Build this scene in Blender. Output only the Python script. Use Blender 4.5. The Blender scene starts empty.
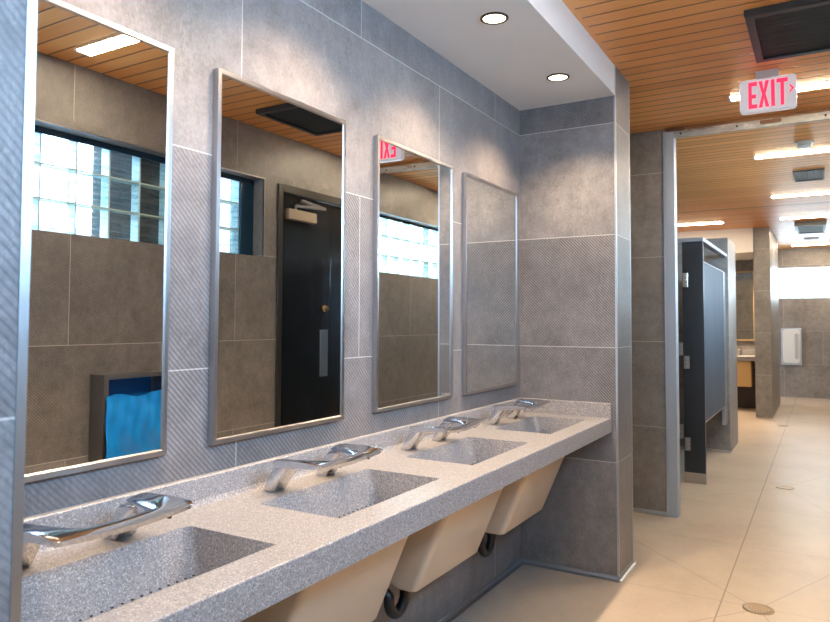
import bpy, bmesh, math, random
from mathutils import Vector, Matrix
random.seed(7)
S = bpy.context.scene
COL = S.collection
PI = math.pi

# ------------------------------------------------------------------ room dimensions (metres)
ZC = 2.717          # wood ceiling
ZS = 2.5525         # gypsum soffit over the basins
XW = 0.542          # free end of the wing walls
W = 1.998           # right-hand wall
YN = -3.16          # near wing wall face
YB = -5.6           # wall behind the viewer
YE = 10.8           # far end wall
ZT = 0.84           # counter top
PITCH = 0.78
SINKS = [-2.772, -1.997, -1.220, -0.418]
MIRRORS = [(-3.092, -2.4768), (-2.3200, -1.7086), (-1.5002, -0.8708), (-0.7364, -0.085)]

# ------------------------------------------------------------------ mesh helpers
def nb(): return bmesh.new()

def box(bm, x0, x1, y0, y1, z0, z1, mi=0):
    v = [bm.verts.new(p) for p in ((x0,y0,z0),(x1,y0,z0),(x1,y1,z0),(x0,y1,z0),(x0,y0,z1),(x1,y0,z1),(x1,y1,z1),(x0,y1,z1))]
    for f in ((0,3,2,1),(4,5,6,7),(0,1,5,4),(1,2,6,5),(2,3,7,6),(3,0,4,7)):
        bm.faces.new([v[i] for i in f]).material_index = mi
    return v

def prism(bm, pts, axis, a, b, mi=0):
    """extrude a polygon (list of 2-D points) along axis from a to b; points are the two other axes in x,y,z order"""
    def P(p, t):
        if axis == 0: return (t, p[0], p[1])
        if axis == 1: return (p[0], t, p[1])
        return (p[0], p[1], t)
    A = [bm.verts.new(P(p, a)) for p in pts]; B = [bm.verts.new(P(p, b)) for p in pts]
    n = len(pts); fs = [bm.faces.new(A), bm.faces.new(B[::-1])]
    for i in range(n): fs.append(bm.faces.new([A[i], B[i], B[(i+1) % n], A[(i+1) % n]]))
    for f in fs: f.material_index = mi
    return fs

def lathe(bm, prof, seg=32, c=(0,0,0), axis=2, mi=0):
    rings = []
    for r, h in prof:
        ring = []
        for k in range(seg):
            a = 2*PI*k/seg; x, y = r*math.cos(a), r*math.sin(a)
            p = (x, y, h) if axis == 2 else ((h, x, y) if axis == 0 else (x, h, y))
            ring.append(bm.verts.new((c[0]+p[0], c[1]+p[1], c[2]+p[2])))
        rings.append(ring)
    for A, B in zip(rings, rings[1:]):
        for k in range(seg): bm.faces.new([A[k], A[(k+1) % seg], B[(k+1) % seg], B[k]]).material_index = mi
    for R_ in (rings[0], rings[-1]): bm.faces.new(R_).material_index = mi

def tube(bm, pts, r, seg=10, mi=0):
    pts = [Vector(p) for p in pts]; rings = []
    up = Vector((0.31, 0.2, 0.93)).normalized()
    for i, p in enumerate(pts):
        t = (pts[min(i+1, len(pts)-1)] - pts[max(i-1, 0)]).normalized()
        a = t.cross(up).normalized(); b = t.cross(a).normalized()
        rings.append([bm.verts.new(p + a*r*math.cos(2*PI*k/seg) + b*r*math.sin(2*PI*k/seg)) for k in range(seg)])
    for A, B in zip(rings, rings[1:]):
        for k in range(seg): bm.faces.new([A[k], A[(k+1) % seg], B[(k+1) % seg], B[k]]).material_index = mi
    bm.faces.new(rings[0]); bm.faces.new(rings[-1])

def rrect(x0, x1, z0, z1, r, n=5):
    out = []
    for cx, cz, a0 in ((x1-r, z1-r, 0), (x0+r, z1-r, PI/2), (x0+r, z0+r, PI), (x1-r, z0+r, 1.5*PI)):
        for k in range(n+1):
            a = a0 + PI/2*k/n; out.append((cx + r*math.cos(a), cz + r*math.sin(a)))
    return out

def bevel(bm, w, seg=2, angle=0.6):
    bmesh.ops.remove_doubles(bm, verts=bm.verts[:], dist=1e-6)
    es = [e for e in bm.edges if len(e.link_faces) == 2 and e.calc_face_angle(0) > angle]
    bmesh.ops.bevel(bm, geom=es, offset=w, segments=seg, affect='EDGES', clamp_overlap=True, profile=0.5)

def obj(name, bm, mats, parent=None, smooth=False):
    bmesh.ops.recalc_face_normals(bm, faces=bm.faces[:])
    me = bpy.data.meshes.new(name)
    if parent is not None:
        w = Vector(parent.location); q = parent.parent
        while q is not None: w += Vector(q.location); q = q.parent
        bmesh.ops.translate(bm, verts=bm.verts[:], vec=-w)
    if smooth:
        for f in bm.faces: f.smooth = True
        for e in bm.edges:
            if len(e.link_faces) == 2 and e.calc_face_angle(0) > 0.7: e.smooth = False
    bm.to_mesh(me); bm.free()
    for m in (mats if isinstance(mats, (list, tuple)) else [mats]): me.materials.append(m)
    o = bpy.data.objects.new(name, me); COL.objects.link(o)
    if parent is not None: o.parent = parent
    return o

def thing(name, label, cat, loc, group=None):
    o = bpy.data.objects.new(name, None); COL.objects.link(o); o.location = loc
    o.empty_display_size = 0.05
    return tag(o, label, cat, group)

def tag(o, label, cat, group=None):
    o['label'] = label; o['category'] = cat
    if group: o['group'] = group
    return o

def struct(name, bm, m, label, cat, smooth=False):
    o = obj(name, bm, m, None, smooth); o['kind'] = 'structure'; return tag(o, label, cat)

def dup(root, loc, label, group=None):
    r = root.copy(); COL.objects.link(r); r.location = loc; r['label'] = label
    if group: r['group'] = group
    for ch in list(root.children):
        c = ch.copy(); COL.objects.link(c); c.parent = r
        for g in list(ch.children):
            d = g.copy(); COL.objects.link(d); d.parent = c
    return r

# ------------------------------------------------------------------ materials
def mat(name):
    m = bpy.data.materials.new(name); m.use_nodes = True
    nt = m.node_tree; b = nt.nodes['Principled BSDF']
    return m, nt, b

class N:
    """tiny node-graph helper"""
    def __init__(s, nt): s.nt = nt
    def new(s, t, **kw):
        n = s.nt.nodes.new(t)
        for k, v in kw.items(): setattr(n, k, v)
        return n
    def put(s, sock, v):
        if isinstance(v, (int, float)): sock.default_value = v
        elif isinstance(v, (tuple, list)): sock.default_value = v
        else: s.nt.links.new(v, sock)
    def m(s, op, a, b=0.0, c=None):
        n = s.new('ShaderNodeMath', operation=op); s.put(n.inputs[0], a); s.put(n.inputs[1], b)
        if c is not None: s.put(n.inputs[2], c)
        return n.outputs[0]
    def mix(s, f, a, b):
        n = s.new('ShaderNodeMix', data_type='RGBA'); s.put(n.inputs[0], f)
        s.put(n.inputs[6], a); s.put(n.inputs[7], b); return n.outputs[2]
    def mixf(s, f, a, b):
        n = s.new('ShaderNodeMix', data_type='FLOAT'); s.put(n.inputs[0], f); s.put(n.inputs[2], a); s.put(n.inputs[3], b); return n.outputs[0]
    def noise(s, vec, scale, detail=4, rough=0.55):
        n = s.new('ShaderNodeTexNoise'); s.put(n.inputs['Vector'], vec); n.inputs['Scale'].default_value = scale
        n.inputs['Detail'].default_value = detail; n.inputs['Roughness'].default_value = rough; return n.outputs[0]
    def ramp(s, f, stops):
        n = s.new('ShaderNodeValToRGB'); s.put(n.inputs[0], f); el = n.color_ramp.elements
        while len(el) < len(stops): el.new(0.5)
        for e, (p, c) in zip(el, stops): e.position = p; e.color = c if len(c) == 4 else (*c, 1)
        return n.outputs[0]
    def rng(s, v, a, b, c=0.0, d=1.0):
        n = s.new('ShaderNodeMapRange'); s.put(n.inputs[0], v)
        for i, k in enumerate((a, b, c, d)): n.inputs[i+1].default_value = k
        return n.outputs[0]
    def bump(s, h, strength, dist=0.01):
        n = s.new('ShaderNodeBump'); s.put(n.inputs['Height'], h); n.inputs['Strength'].default_value = strength
        n.inputs['Distance'].default_value = dist; return n.outputs[0]

def simple(name, col, rough=0.5, metal=0.0, emit=None, es=0.0, noise=0.0, nscale=20, coat=0.0):
    m, nt, b = mat(name); g = N(nt)
    b.inputs['Roughness'].default_value = rough; b.inputs['Metallic'].default_value = metal
    b.inputs['Coat Weight'].default_value = coat
    if noise:
        tc = g.new('ShaderNodeTexCoord').outputs['Object']
        f = g.noise(tc, nscale, 5)
        lo = tuple(c*(1-noise) for c in col); hi = tuple(min(1, c*(1+noise)) for c in col)
        g.put(b.inputs['Base Color'], g.ramp(f, [(0.3, lo), (0.7, hi)]))
    else: b.inputs['Base Color'].default_value = (*col, 1)
    if emit: b.inputs['Emission Color'].default_value = (*emit, 1); b.inputs['Emission Strength'].default_value = es
    return m

def tile_mat(name, base=(0.30, 0.285, 0.275), ybase=-0.97, xbase=50.0, ribs=(), ribmax_y=None, period=1.24, grout=(0.62, 0.60, 0.58), zoff=0.008, ribk=0.6, plain_top=False):
    """large grey porcelain tiles, 0.6 m courses in running bond; chosen courses carry fine diagonal ribs"""
    m, nt, b = mat(name); g = N(nt)
    tc = g.new('ShaderNodeTexCoord'); P = tc.outputs['Object']
    sp = g.new('ShaderNodeSeparateXYZ'); g.put(sp.inputs[0], P); X, Y, Z = sp.outputs
    nn = g.new('ShaderNodeSeparateXYZ'); g.put(nn.inputs[0], tc.outputs['Normal'])
    isx = g.m('GREATER_THAN', g.m('ABSOLUTE', nn.outputs[0]), 0.5)
    r = g.m('DIVIDE', g.m('SUBTRACT', Z, zoff), 0.6); row = g.m('FLOOR', r); fz = g.m('FRACT', r)
    odd = g.m('FLOORED_MODULO', row, 2.0)
    uy = g.m('DIVIDE', g.m('SUBTRACT', Y, ybase), period); ux = g.m('DIVIDE', g.m('SUBTRACT', X, xbase), period)
    u = g.m('ADD', g.mixf(isx, ux, uy), g.m('MULTIPLY', g.m('SUBTRACT', 1.0, odd), 0.5))
    fu = g.m('FRACT', u); cell = g.m('FLOOR', u)
    dz = g.m('MULTIPLY', g.m('MINIMUM', fz, g.m('SUBTRACT', 1.0, fz)), 0.6)
    if plain_top: dz = g.m('ADD', dz, g.m('GREATER_THAN', Z, 2.3))
    du = g.m('MULTIPLY', g.m('MINIMUM', fu, g.m('SUBTRACT', 1.0, fu)), period)
    d = g.m('MINIMUM', dz, du)
    gr = g.m('SUBTRACT', 1.0, g.rng(d, 0.0012, 0.0022))
    # mottled concrete look
    seed = g.m('ADD', g.m('MULTIPLY', row, 7.3), g.m('MULTIPLY', cell, 3.1))
    cv = g.new('ShaderNodeCombineXYZ'); g.put(cv.inputs[0], seed); g.put(cv.inputs[1], seed); g.put(cv.inputs[2], 0.0)
    va = g.new('ShaderNodeVectorMath', operation='ADD'); g.put(va.inputs[0], P); g.put(va.inputs[1], cv.outputs[0])
    Q = va.outputs[0]
    n1 = g.noise(Q, 2.2, 6, 0.65); n2 = g.noise(Q, 14, 5, 0.7); n3 = g.noise(Q, 90, 2, 0.6)
    f = g.m('ADD', g.m('ADD', g.m('MULTIPLY', n1, 0.42), g.m('MULTIPLY', n2, 0.36)), g.m('MULTIPLY', n3, 0.22))
    dk = tuple(c*0.55 for c in base); lt = tuple(c*1.45 for c in base)
    col = g.ramp(f, [(0.33, dk), (0.68, lt)])
    # fine light scratches of the cement look
    mp = g.new('ShaderNodeMapping'); g.put(mp.inputs[0], Q); mp.inputs['Scale'].default_value = (1, 1, 0.35); mp.inputs['Rotation'].default_value = (0.5, 0.3, 0)
    n4 = g.noise(mp.outputs[0], 5, 8, 0.75)
    vein = g.m('SUBTRACT', 1.0, g.rng(g.m('ABSOLUTE', g.m('SUBTRACT', n4, 0.5)), 0.0, 0.012))
    col = g.mix(g.m('MULTIPLY', vein, 0.16), col, (0.6, 0.58, 0.56, 1))
    h = f
    if ribs:
        mask = 0.0
        for k in ribs: mask = g.m('MAXIMUM', mask, g.m('COMPARE', row, float(k), 0.1))
        if ribmax_y is not None: mask = g.m('MULTIPLY', mask, g.m('LESS_THAN', Y, ribmax_y))
        uu = g.mixf(isx, X, Y)
        ph = g.m('DIVIDE', g.m('ADD', g.m('MULTIPLY', uu, 1.0), Z), 0.0168)
        tri = g.m('FRACT', ph)
        groove = g.m('SUBTRACT', 1.0, g.rng(g.m('ABSOLUTE', g.m('SUBTRACT', tri, 0.5)), 0.10, 0.30))
        mod = g.rng(g.noise(Q, 1.6, 2), 0.35, 0.62, 0.45, 1.0)
        groove = g.m('MULTIPLY', g.m('MULTIPLY', groove, mask), mod)
        col = g.mix(g.m('MULTIPLY', groove, ribk), col, (base[0]*0.30, base[1]*0.31, base[2]*0.34, 1))
        h = g.m('SUBTRACT', g.m('MULTIPLY', f, 0.2), groove)
        bmp = g.bump(h, 0.35, 0.003)
    else: bmp = g.bump(h, 0.10, 0.004)
    col = g.mix(g.m('MULTIPLY', gr, 0.85), col, (*grout, 1))
    g.put(b.inputs['Base Color'], col); g.put(b.inputs['Normal'], bmp)
    g.put(b.inputs['Roughness'], g.rng(n2, 0.3, 0.7, 0.34, 0.5))
    return m

def floor_mat():
    m, nt, b = mat('beige_floor_tile'); g = N(nt)
    P = g.new('ShaderNodeTexCoord').outputs['Object']
    sp = g.new('ShaderNodeSeparateXYZ'); g.put(sp.inputs[0], P); X, Y, Z = sp.outputs
    def dist(v, base, per):
        f = g.m('FRACT', g.m('ADD', g.m('DIVIDE', g.m('SUBTRACT', v, base), per), 0.5))
        return g.m('MULTIPLY', g.m('ABSOLUTE', g.m('SUBTRACT', f, 0.5)), per)
    dx = dist(X, 1.032, 2.0); dy = dist(Y, 0.0, 0.98)
    lx = g.m('SUBTRACT', 1.0, g.rng(dx, 0.002, 0.0045)); ly = g.m('MULTIPLY', g.m('SUBTRACT', 1.0, g.rng(dy, 0.0015, 0.0035)), 0.6)
    line = g.m('MAXIMUM', lx, ly)
    # envelope cuts falling to the drains
    for (cx, cy) in ((1.192, -0.017), (1.184, 2.80), (0.996, 6.667)):
        for sl, sd in ((-1.03, -1), (1.25, -1), (2.36, 1), (-2.36, 1)):
            k = 1/math.sqrt(1+sl*sl)
            dd = g.m('ABSOLUTE', g.m('MULTIPLY', g.m('SUBTRACT', g.m('SUBTRACT', Y, cy), g.m('MULTIPLY', g.m('SUBTRACT', X, cx), sl)), k))
            near = g.m('MULTIPLY', g.m('LESS_THAN', g.m('ABSOLUTE', g.m('SUBTRACT', Y, cy)), 0.98), g.m('GREATER_THAN', g.m('MULTIPLY', g.m('SUBTRACT', X, cx), float(sd)), 0.0))
            line = g.m('MAXIMUM', line, g.m('MULTIPLY', g.m('MULTIPLY', g.m('SUBTRACT', 1.0, g.rng(dd, 0.0015, 0.0035)), near), 0.7))
    n1 = g.noise(P, 1.3, 6, 0.6); n2 = g.noise(P, 9, 6, 0.7); n3 = g.noise(P, 60, 3, 0.6)
    f = g.m('ADD', g.m('ADD', g.m('MULTIPLY', n1, 0.5), g.m('MULTIPLY', n2, 0.33)), g.m('MULTIPLY', n3, 0.17))
    col = g.ramp(f, [(0.33, (0.46, 0.375, 0.30)), (0.5, (0.60, 0.50, 0.41)), (0.68, (0.69, 0.59, 0.50))])
    col = g.mix(g.m('MULTIPLY', line, 0.75), col, (0.20, 0.15, 0.11, 1))
    g.put(b.inputs['Base Color'], col); g.put(b.inputs['Roughness'], g.rng(n2, 0.3, 0.7, 0.32, 0.46))
    g.put(b.inputs['Normal'], g.bump(f, 0.06, 0.004))
    return m

def wood_ceiling_mat():
    m, nt, b = mat('wood_plank_ceiling'); g = N(nt)
    P = g.new('ShaderNodeTexCoord').outputs['Object']
    sp = g.new('ShaderNodeSeparateXYZ'); g.put(sp.inputs[0], P); X, Y, Z = sp.outputs
    per = 0.1058
    q = g.m('DIVIDE', g.m('ADD', Y, 0.021), per); k = g.m('FLOOR', q); f = g.m('FRACT', q)
    d = g.m('MULTIPLY', g.m('MINIMUM', f, g.m('SUBTRACT', 1.0, f)), per)
    gl = g.m('SUBTRACT', 1.0, g.rng(d, 0.0035, 0.0075))
    # the slats stop short of a plain edge board beside the white fascia
    edge = g.m('MULTIPLY', g.m('LESS_THAN', g.m('ABSOLUTE', g.m('SUBTRACT', X, 0.552)), 0.011), g.m('LESS_THAN', Y, 0.05))
    gl = g.m('MULTIPLY', gl, g.m('SUBTRACT', 1.0, edge))
    seam = g.m('SUBTRACT', 1.0, g.rng(g.m('ABSOLUTE', g.m('SUBTRACT', Y, 5.43)), 0.012, 0.02))
    mp = g.new('ShaderNodeMapping'); g.put(mp.inputs[0], P); mp.inputs['Scale'].default_value = (0.9, 26, 1)
    n1 = g.noise(mp.outputs[0], 2.2, 5, 0.6)
    wn = g.new('ShaderNodeTexWhiteNoise', noise_dimensions='1D'); g.put(wn.inputs['W'], k)
    f2 = g.m('ADD', g.m('MULTIPLY', n1, 0.6), g.m('MULTIPLY', wn.outputs[0], 0.4))
    col = g.ramp(f2, [(0.2, (0.74, 0.290, 0.075)), (0.5, (0.87, 0.370, 0.105)), (0.8, (0.94, 0.45, 0.150))])
    col = g.mix(g.m('MULTIPLY', g.m('MAXIMUM', gl, seam), 0.85), col, (0.10, 0.035, 0.012, 1))
    g.put(b.inputs['Base Color'], col)
    b.inputs['Roughness'].default_value = 0.40
    g.put(b.inputs['Normal'], g.bump(g.m('SUBTRACT', 1.0, gl), 0.5, 0.006))
    return m

def terrazzo_mat():
    m, nt, b = mat('speckled_solid_surface'); g = N(nt)
    P = g.new('ShaderNodeTexCoord').outputs['Object']
    n0 = g.noise(P, 430, 2, 0.7); n1 = g.noise(P, 420, 1, 0.5)
    v = g.new('ShaderNodeTexVoronoi'); g.put(v.inputs['Vector'], P); v.inputs['Scale'].default_value = 400
    vc = g.new('ShaderNodeSeparateColor'); g.put(vc.inputs[0], v.outputs['Color'])
    col = g.ramp(n0, [(0.30, (0.22, 0.205, 0.21)), (0.5, (0.345, 0.322, 0.325)), (0.70, (0.47, 0.445, 0.445))])
    col = g.mix(g.m('MULTIPLY', g.m('GREATER_THAN', vc.outputs[0], 0.84), 0.5), col, (0.07, 0.06, 0.06, 1))
    col = g.mix(g.m('MULTIPLY', g.m('LESS_THAN', vc.outputs[1], 0.12), 0.6), col, (0.75, 0.72, 0.70, 1))
    g.put(b.inputs['Base Color'], col); b.inputs['Roughness'].default_value = 0.33
    return m

def glass_block_mat():
    m, nt, b = mat('glass_block'); g = N(nt)
    nt.nodes.remove(b); out = nt.nodes['Material Output']
    P = g.new('ShaderNodeTexCoord').outputs['Object']
    mp = g.new('ShaderNodeMapping'); g.put(mp.inputs[0], P); mp.inputs['Scale'].default_value = (1, 3, 26)
    n1 = g.noise(mp.outputs[0], 2.0, 4, 0.6)
    col = g.ramp(n1, [(0.36, (0.62, 0.76, 0.80)), (0.5, (0.93, 0.97, 0.97)), (0.8, (1, 1, 1))])
    tr = g.new('ShaderNodeBsdfTransparent'); g.put(tr.inputs[0], col)
    tl = g.new('ShaderNodeBsdfTranslucent'); g.put(tl.inputs[0], (0.85, 0.93, 0.93, 1))
    gl = g.new('ShaderNodeBsdfGlossy'); gl.inputs['Roughness'].default_value = 0.08; g.put(gl.inputs['Normal'], g.bump(n1, 0.4, 0.01))
    a = g.new('ShaderNodeMixShader'); a.inputs[0].default_value = 0.012
    nt.links.new(tr.outputs[0], a.inputs[1]); nt.links.new(tl.outputs[0], a.inputs[2])
    c = g.new('ShaderNodeMixShader'); c.inputs[0].default_value = 0.08
    nt.links.new(a.outputs[0], c.inputs[1]); nt.links.new(gl.outputs[0], c.inputs[2])
    nt.links.new(c.outputs[0], out.inputs[0])
    return m

def steel(name, col=(0.62, 0.62, 0.62), rough=0.28):
    m, nt, b = mat(name); g = N(nt)
    P = g.new('ShaderNodeTexCoord').outputs['Object']
    n = g.noise(P, 35, 3)
    b.inputs['Metallic'].default_value = 1.0
    g.put(b.inputs['Base Color'], g.ramp(n, [(0.3, tuple(c*0.97 for c in col)), (0.7, col)])); b.inputs['Roughness'].default_value = rough
    return m

M_tile_left = tile_mat('grey_tile_basin_wall', base=(0.235, 0.215, 0.216), ribs=(1, 2), ribk=0.58)
M_tile_wing = tile_mat('grey_tile_wing', base=(0.225, 0.212, 0.216), ribk=0.9, ybase=30.4, xbase=30.4, ribs=(1, 2, 4), period=100)
M_tile_near = tile_mat('grey_tile_near', base=(0.225, 0.215, 0.222), ribk=0.34, ybase=30.4, xbase=30.4, ribs=(1, 2, 4), period=100)
M_tile_right = tile_mat('grey_tile_right_wall', base=(0.225, 0.212, 0.206), ybase=-0.85, ribs=(1, 2, 3, 4), ribmax_y=-0.83, period=1.21, plain_top=True)
M_tile_jamb = tile_mat('grey_tile_jamb', base=(0.27, 0.25, 0.235), ybase=30.4, xbase=30.4, ribs=(1, 2), period=100)
M_tile_far = tile_mat('grey_tile_far', base=(0.27, 0.25, 0.235), ybase=50.4, xbase=1.46)
M_tile_pier = tile_mat('grey_tile_pier', base=(0.27, 0.26, 0.255), ybase=30.4, xbase=30.4, period=100)
M_floor = floor_mat(); M_wood = wood_ceiling_mat(); M_terr = terrazzo_mat(); M_block = glass_block_mat()
M_white = simple('white_gypsum', (0.88, 0.865, 0.85), 0.6, noise=0.02, nscale=3)
M_steel = steel('brushed_steel'); M_frame = steel('mirror_frame_steel', (0.55, 0.53, 0.53), 0.3)
M_trim = steel('corner_trim_steel', (0.62, 0.64, 0.67), 0.36)
M_cove = steel('cove_steel', (0.42, 0.44, 0.47), 0.42)
M_jamb = simple('jamb_steel', (0.46, 0.52, 0.60), 0.4, 0.25)
M_chrome = simple('chrome', (0.74, 0.75, 0.78), 0.10, 1.0)
M_mirror = simple('mirror_glass', (0.86, 0.88, 0.88), 0.0, 1.0)
M_black = simple('black_rubber', (0.012, 0.012, 0.014), 0.35)
M_hole = simple('dark_hole', (0.02, 0.015, 0.01), 0.6)
M_cream = simple('cream_plastic', (0.80, 0.66, 0.50), 0.3, noise=0.03, nscale=6)
M_door = simple('black_painted_door', (0.012, 0.016, 0.022), 0.16, noise=0.4, nscale=5, coat=0.3)
M_frame_dk = simple('dark_steel_frame', (0.03, 0.028, 0.028), 0.35, noise=0.1)
M_part = simple('charcoal_partition', (0.028, 0.033, 0.042), 0.32, noise=0.15, nscale=4)
M_blue = simple('blue_bin_liner', (0.010, 0.30, 0.98), 0.2, noise=0.15, nscale=9)
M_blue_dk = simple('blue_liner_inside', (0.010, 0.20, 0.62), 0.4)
M_mortar = simple('pale_green_mortar', (0.55, 0.66, 0.60), 0.5)
M_down = simple('downlight_lens', (1, 0.9, 0.7), 0.4, emit=(1.0, 0.84, 0.60), es=5)
M_ring = steel('bronze_ring', (0.10, 0.075, 0.05), 0.5)
M_tube = simple('warm_tube_diffuser', (1, 0.95, 0.85), 0.4, emit=(1.0, 0.81, 0.57), es=60)
M_signw = simple('sign_white_acrylic', (0.82, 0.82, 0.85), 0.3, emit=(0.9, 0.85, 0.9), es=0.22)
M_signr = simple('sign_red_letters', (0.9, 0.02, 0.08), 0.4, emit=(1.0, 0.03, 0.09), es=0.95)
M_ac = simple('dark_grille_housing', (0.018, 0.02, 0.024), 0.4)
M_acf = simple('grille_frame_metal', (0.035, 0.038, 0.045), 0.45, 0.2)
M_plastic = simple('white_plastic', (0.78, 0.80, 0.80), 0.35)
M_tan = simple('tan_panel', (0.80, 0.54, 0.25), 0.4)
M_brown = simple('brown_wood_plate', (0.16, 0.06, 0.025), 0.5, noise=0.25, nscale=12)
M_louver = simple('brown_louver', (0.16, 0.11, 0.07), 0.6, noise=0.2, nscale=12)

def ac_grille_mat():
    m, nt, b = mat('dusty_filter_grille'); g = N(nt)
    P = g.new('ShaderNodeTexCoord').outputs['Object']
    mp = g.new('ShaderNodeMapping'); g.put(mp.inputs[0], P); mp.inputs['Scale'].default_value = (1.5, 16, 1)
    n = g.noise(mp.outputs[0], 3, 6, 0.7)
    g.put(b.inputs['Base Color'], g.ramp(n, [(0.42, (0.006, 0.010, 0.014)), (0.60, (0.018, 0.027, 0.034)), (0.72, (0.12, 0.15, 0.17))]))
    b.inputs['Roughness'].default_value = 0.6; b.inputs['Specular IOR Level'].default_value = 0.25
    return m
M_grille = ac_grille_mat()

def header_mat():
    m, nt, b = mat('worn_track_metal'); g = N(nt)
    P = g.new('ShaderNodeTexCoord').outputs['Object']
    mp = g.new('ShaderNodeMapping'); g.put(mp.inputs[0], P); mp.inputs['Scale'].default_value = (2.2, 1, 6)
    n = g.noise(mp.outputs[0], 2.4, 6, 0.65)
    g.put(b.inputs['Base Color'], g.ramp(n, [(0.36, (0.24, 0.19, 0.15)), (0.46, (0.42, 0.42, 0.42)), (0.58, (0.50, 0.51, 0.52)), (0.64, (0.80, 0.80, 0.79))]))
    b.inputs['Roughness'].default_value = 0.45
    return m
M_header = header_mat()

# ------------------------------------------------------------------ the setting
bm = nb(); box(bm, -1.2, W+0.12, YB-0.12, YE+0.12, -0.1, 0.0)
struct('floor', bm, M_floor, 'beige large-format tile floor running through both rooms', 'floor')
bm = nb(); box(bm, -1.2, W+0.12, YB-0.12, YE+0.12, ZC, ZC+0.1)
struct('ceiling', bm, M_wood, 'orange-brown slatted wood ceiling over the walkway', 'ceiling')
bm = nb(); box(bm, 0.0, XW, YN-0.31, 0.0, ZS, ZC-0.001)
struct('soffit', bm, M_white, 'white dropped gypsum soffit above the basins', 'soffit')
bm = nb(); box(bm, -0.12, 0.0, YB, 1.42, 0, ZC)
struct('wall_left', bm, M_tile_left, 'grey tiled wall behind the mirrors and basins', 'wall')
bm = nb(); box(bm, 0.0, XW, 0.0, 0.3122, 0, ZC-0.0005)
struct('wall_wing', bm, M_tile_wing, 'grey ribbed tile wing wall at the far end of the basins', 'wall')
bm = nb(); box(bm, 0.0, XW, YN-0.31, YN, 0, ZC-0.0005)
struct('wall_near', bm, M_tile_near, 'bluish tiled wing wall at the left edge of the picture', 'wall')

def wall_with_holes(bm, x0, x1, y0, y1, z0, z1, holes):
    """wall slab in the yz plane with rectangular openings (sorted along y)"""
    y = y0
    for (a, b_, c, d) in holes:
        box(bm, x0, x1, y, a, z0, z1)
        if c > z0: box(bm, x0, x1, a, b_, z0, c)
        if d < z1: box(bm, x0, x1, a, b_, d, z1)
        y = b_
    box(bm, x0, x1, y, y1, z0, z1)
WIN1 = (-4.9, 0.025, 1.80, 2.36); DOOR1 = (0.168, 1.24, 0.0, 2.355); WIN2 = (1.52, 4.6, 1.793, 2.345)
WIN3 = (0.74, 1.95, 1.80, 2.36)
bm = nb(); wall_with_holes(bm, W, W+0.22, YB, YE, 0, ZC, [WIN1, DOOR1, WIN2])
struct('wall_right', bm, M_tile_right, 'grey tiled wall opposite the mirrors, seen reflected', 'wall')
WIN_FILL = (0.5, 1.7, 1.2, 2.36)  # opening for the added fill window, out of view
bm = nb()
for (a, b_, c, d) in ((-1.2, WIN_FILL[0], 0, ZC), (WIN_FILL[0], WIN_FILL[1], 0, WIN_FILL[2]), (WIN_FILL[0], WIN_FILL[1], WIN_FILL[3], ZC), (WIN_FILL[1], W+0.22, 0, ZC)):
    box(bm, a, b_, YB-0.2, YB, c, d)
struct('wall_back', bm, M_tile_pier, 'grey tiled wall behind the viewer', 'wall')
bm = nb()
for (a, b_, c, d) in ((-1.2, WIN3[0], 0, ZC), (WIN3[0], WIN3[1], 0, WIN3[2]), (WIN3[0], WIN3[1], WIN3[3], ZC), (WIN3[1], W+0.22, 0, ZC)):
    box(bm, a, b_, YE, YE+0.2, c, d)
struct('wall_end', bm, M_tile_far, 'grey tiled wall at the far end of the second room', 'wall')
bm = nb(); box(bm, -1.0, 0.531, 1.42, 1.56, 0, ZC)
struct('wall_jamb', bm, M_tile_jamb, 'grey tiled wall piece left of the passage opening', 'wall')
bm = nb(); box(bm, -1.12, -1.0, 1.42, 8.75, 0, ZC)
struct('wall_stalls', bm, M_tile_pier, 'grey tiled left wall of the second room behind the stalls', 'wall')
bm = nb(); box(bm, -0.3, 0.628, 4.22, 4.95, 0, 2.235)
struct('wall_pier', bm, M_tile_pier, 'low-topped grey tile pier right behind the dark stall', 'wall')
bm = nb(); box(bm, 0.623, 0.835, 7.4, 9.46, 0, ZC)
struct('wall_column', bm, M_tile_pier, 'tall grey tile pier reaching the ceiling beside the far vanity', 'wall')
bm = nb(); box(bm, -1.0, 0.623, 8.65, 8.77, 0, ZC)
struct('wall_alcove', bm, M_tile_far, 'tiled wall behind the far vanity', 'wall')
bm = nb(); box(bm, -1.0, 0.622, 7.35, 8.65, 2.36, ZC-0.001)
struct('soffit', bm, M_white, 'white dropped soffit over the far vanity alcove', 'soffit')

# steel corner trims and cove bases
bm = nb()
box(bm, XW-0.007, XW+0.003, -0.003, 0.007, 0.02, ZC-0.001)
box(bm, XW-0.004, XW+0.002, 0.307, 0.315, 0.02, ZC-0.001)
struct('trim_1', bm, M_trim, 'steel corner trim on the far wing wall end', 'trim')
bm = nb(); box(bm, XW-0.012, XW+0.002, YN-0.012, YN+0.002, 0, ZC-0.001)
struct('trim_2', bm, M_trim, 'steel corner trim on the near wing wall at picture left', 'trim')
bm = nb(); box(bm, 0.531-0.012, 0.531, 1.408, 1.42, 0, 2.70)
struct('trim_3', bm, M_trim, 'narrow steel corner trim beside the passage jamb', 'trim')
bm = nb()
cove = [(0, 0), (0.022, 0), (0.022, 0.004), (0.010, 0.009), (0.005, 0.022), (0, 0.026)]
prism(bm, cove, 1, YN, 0.0)
struct('baseboard_left', bm, M_cove, 'chrome cove base along the basin wall', 'baseboard')
bm = nb(); prism(bm, [(-c[0], c[1]) for c in cove], 0, 0.0, XW)
prism(bm, [(XW+c[0]*0.7, c[1]) for c in cove], 1, -0.012, 0.318)
struct('baseboard_wing', bm, M_cove, 'chrome cove base around the far wing wall', 'baseboard')
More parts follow.
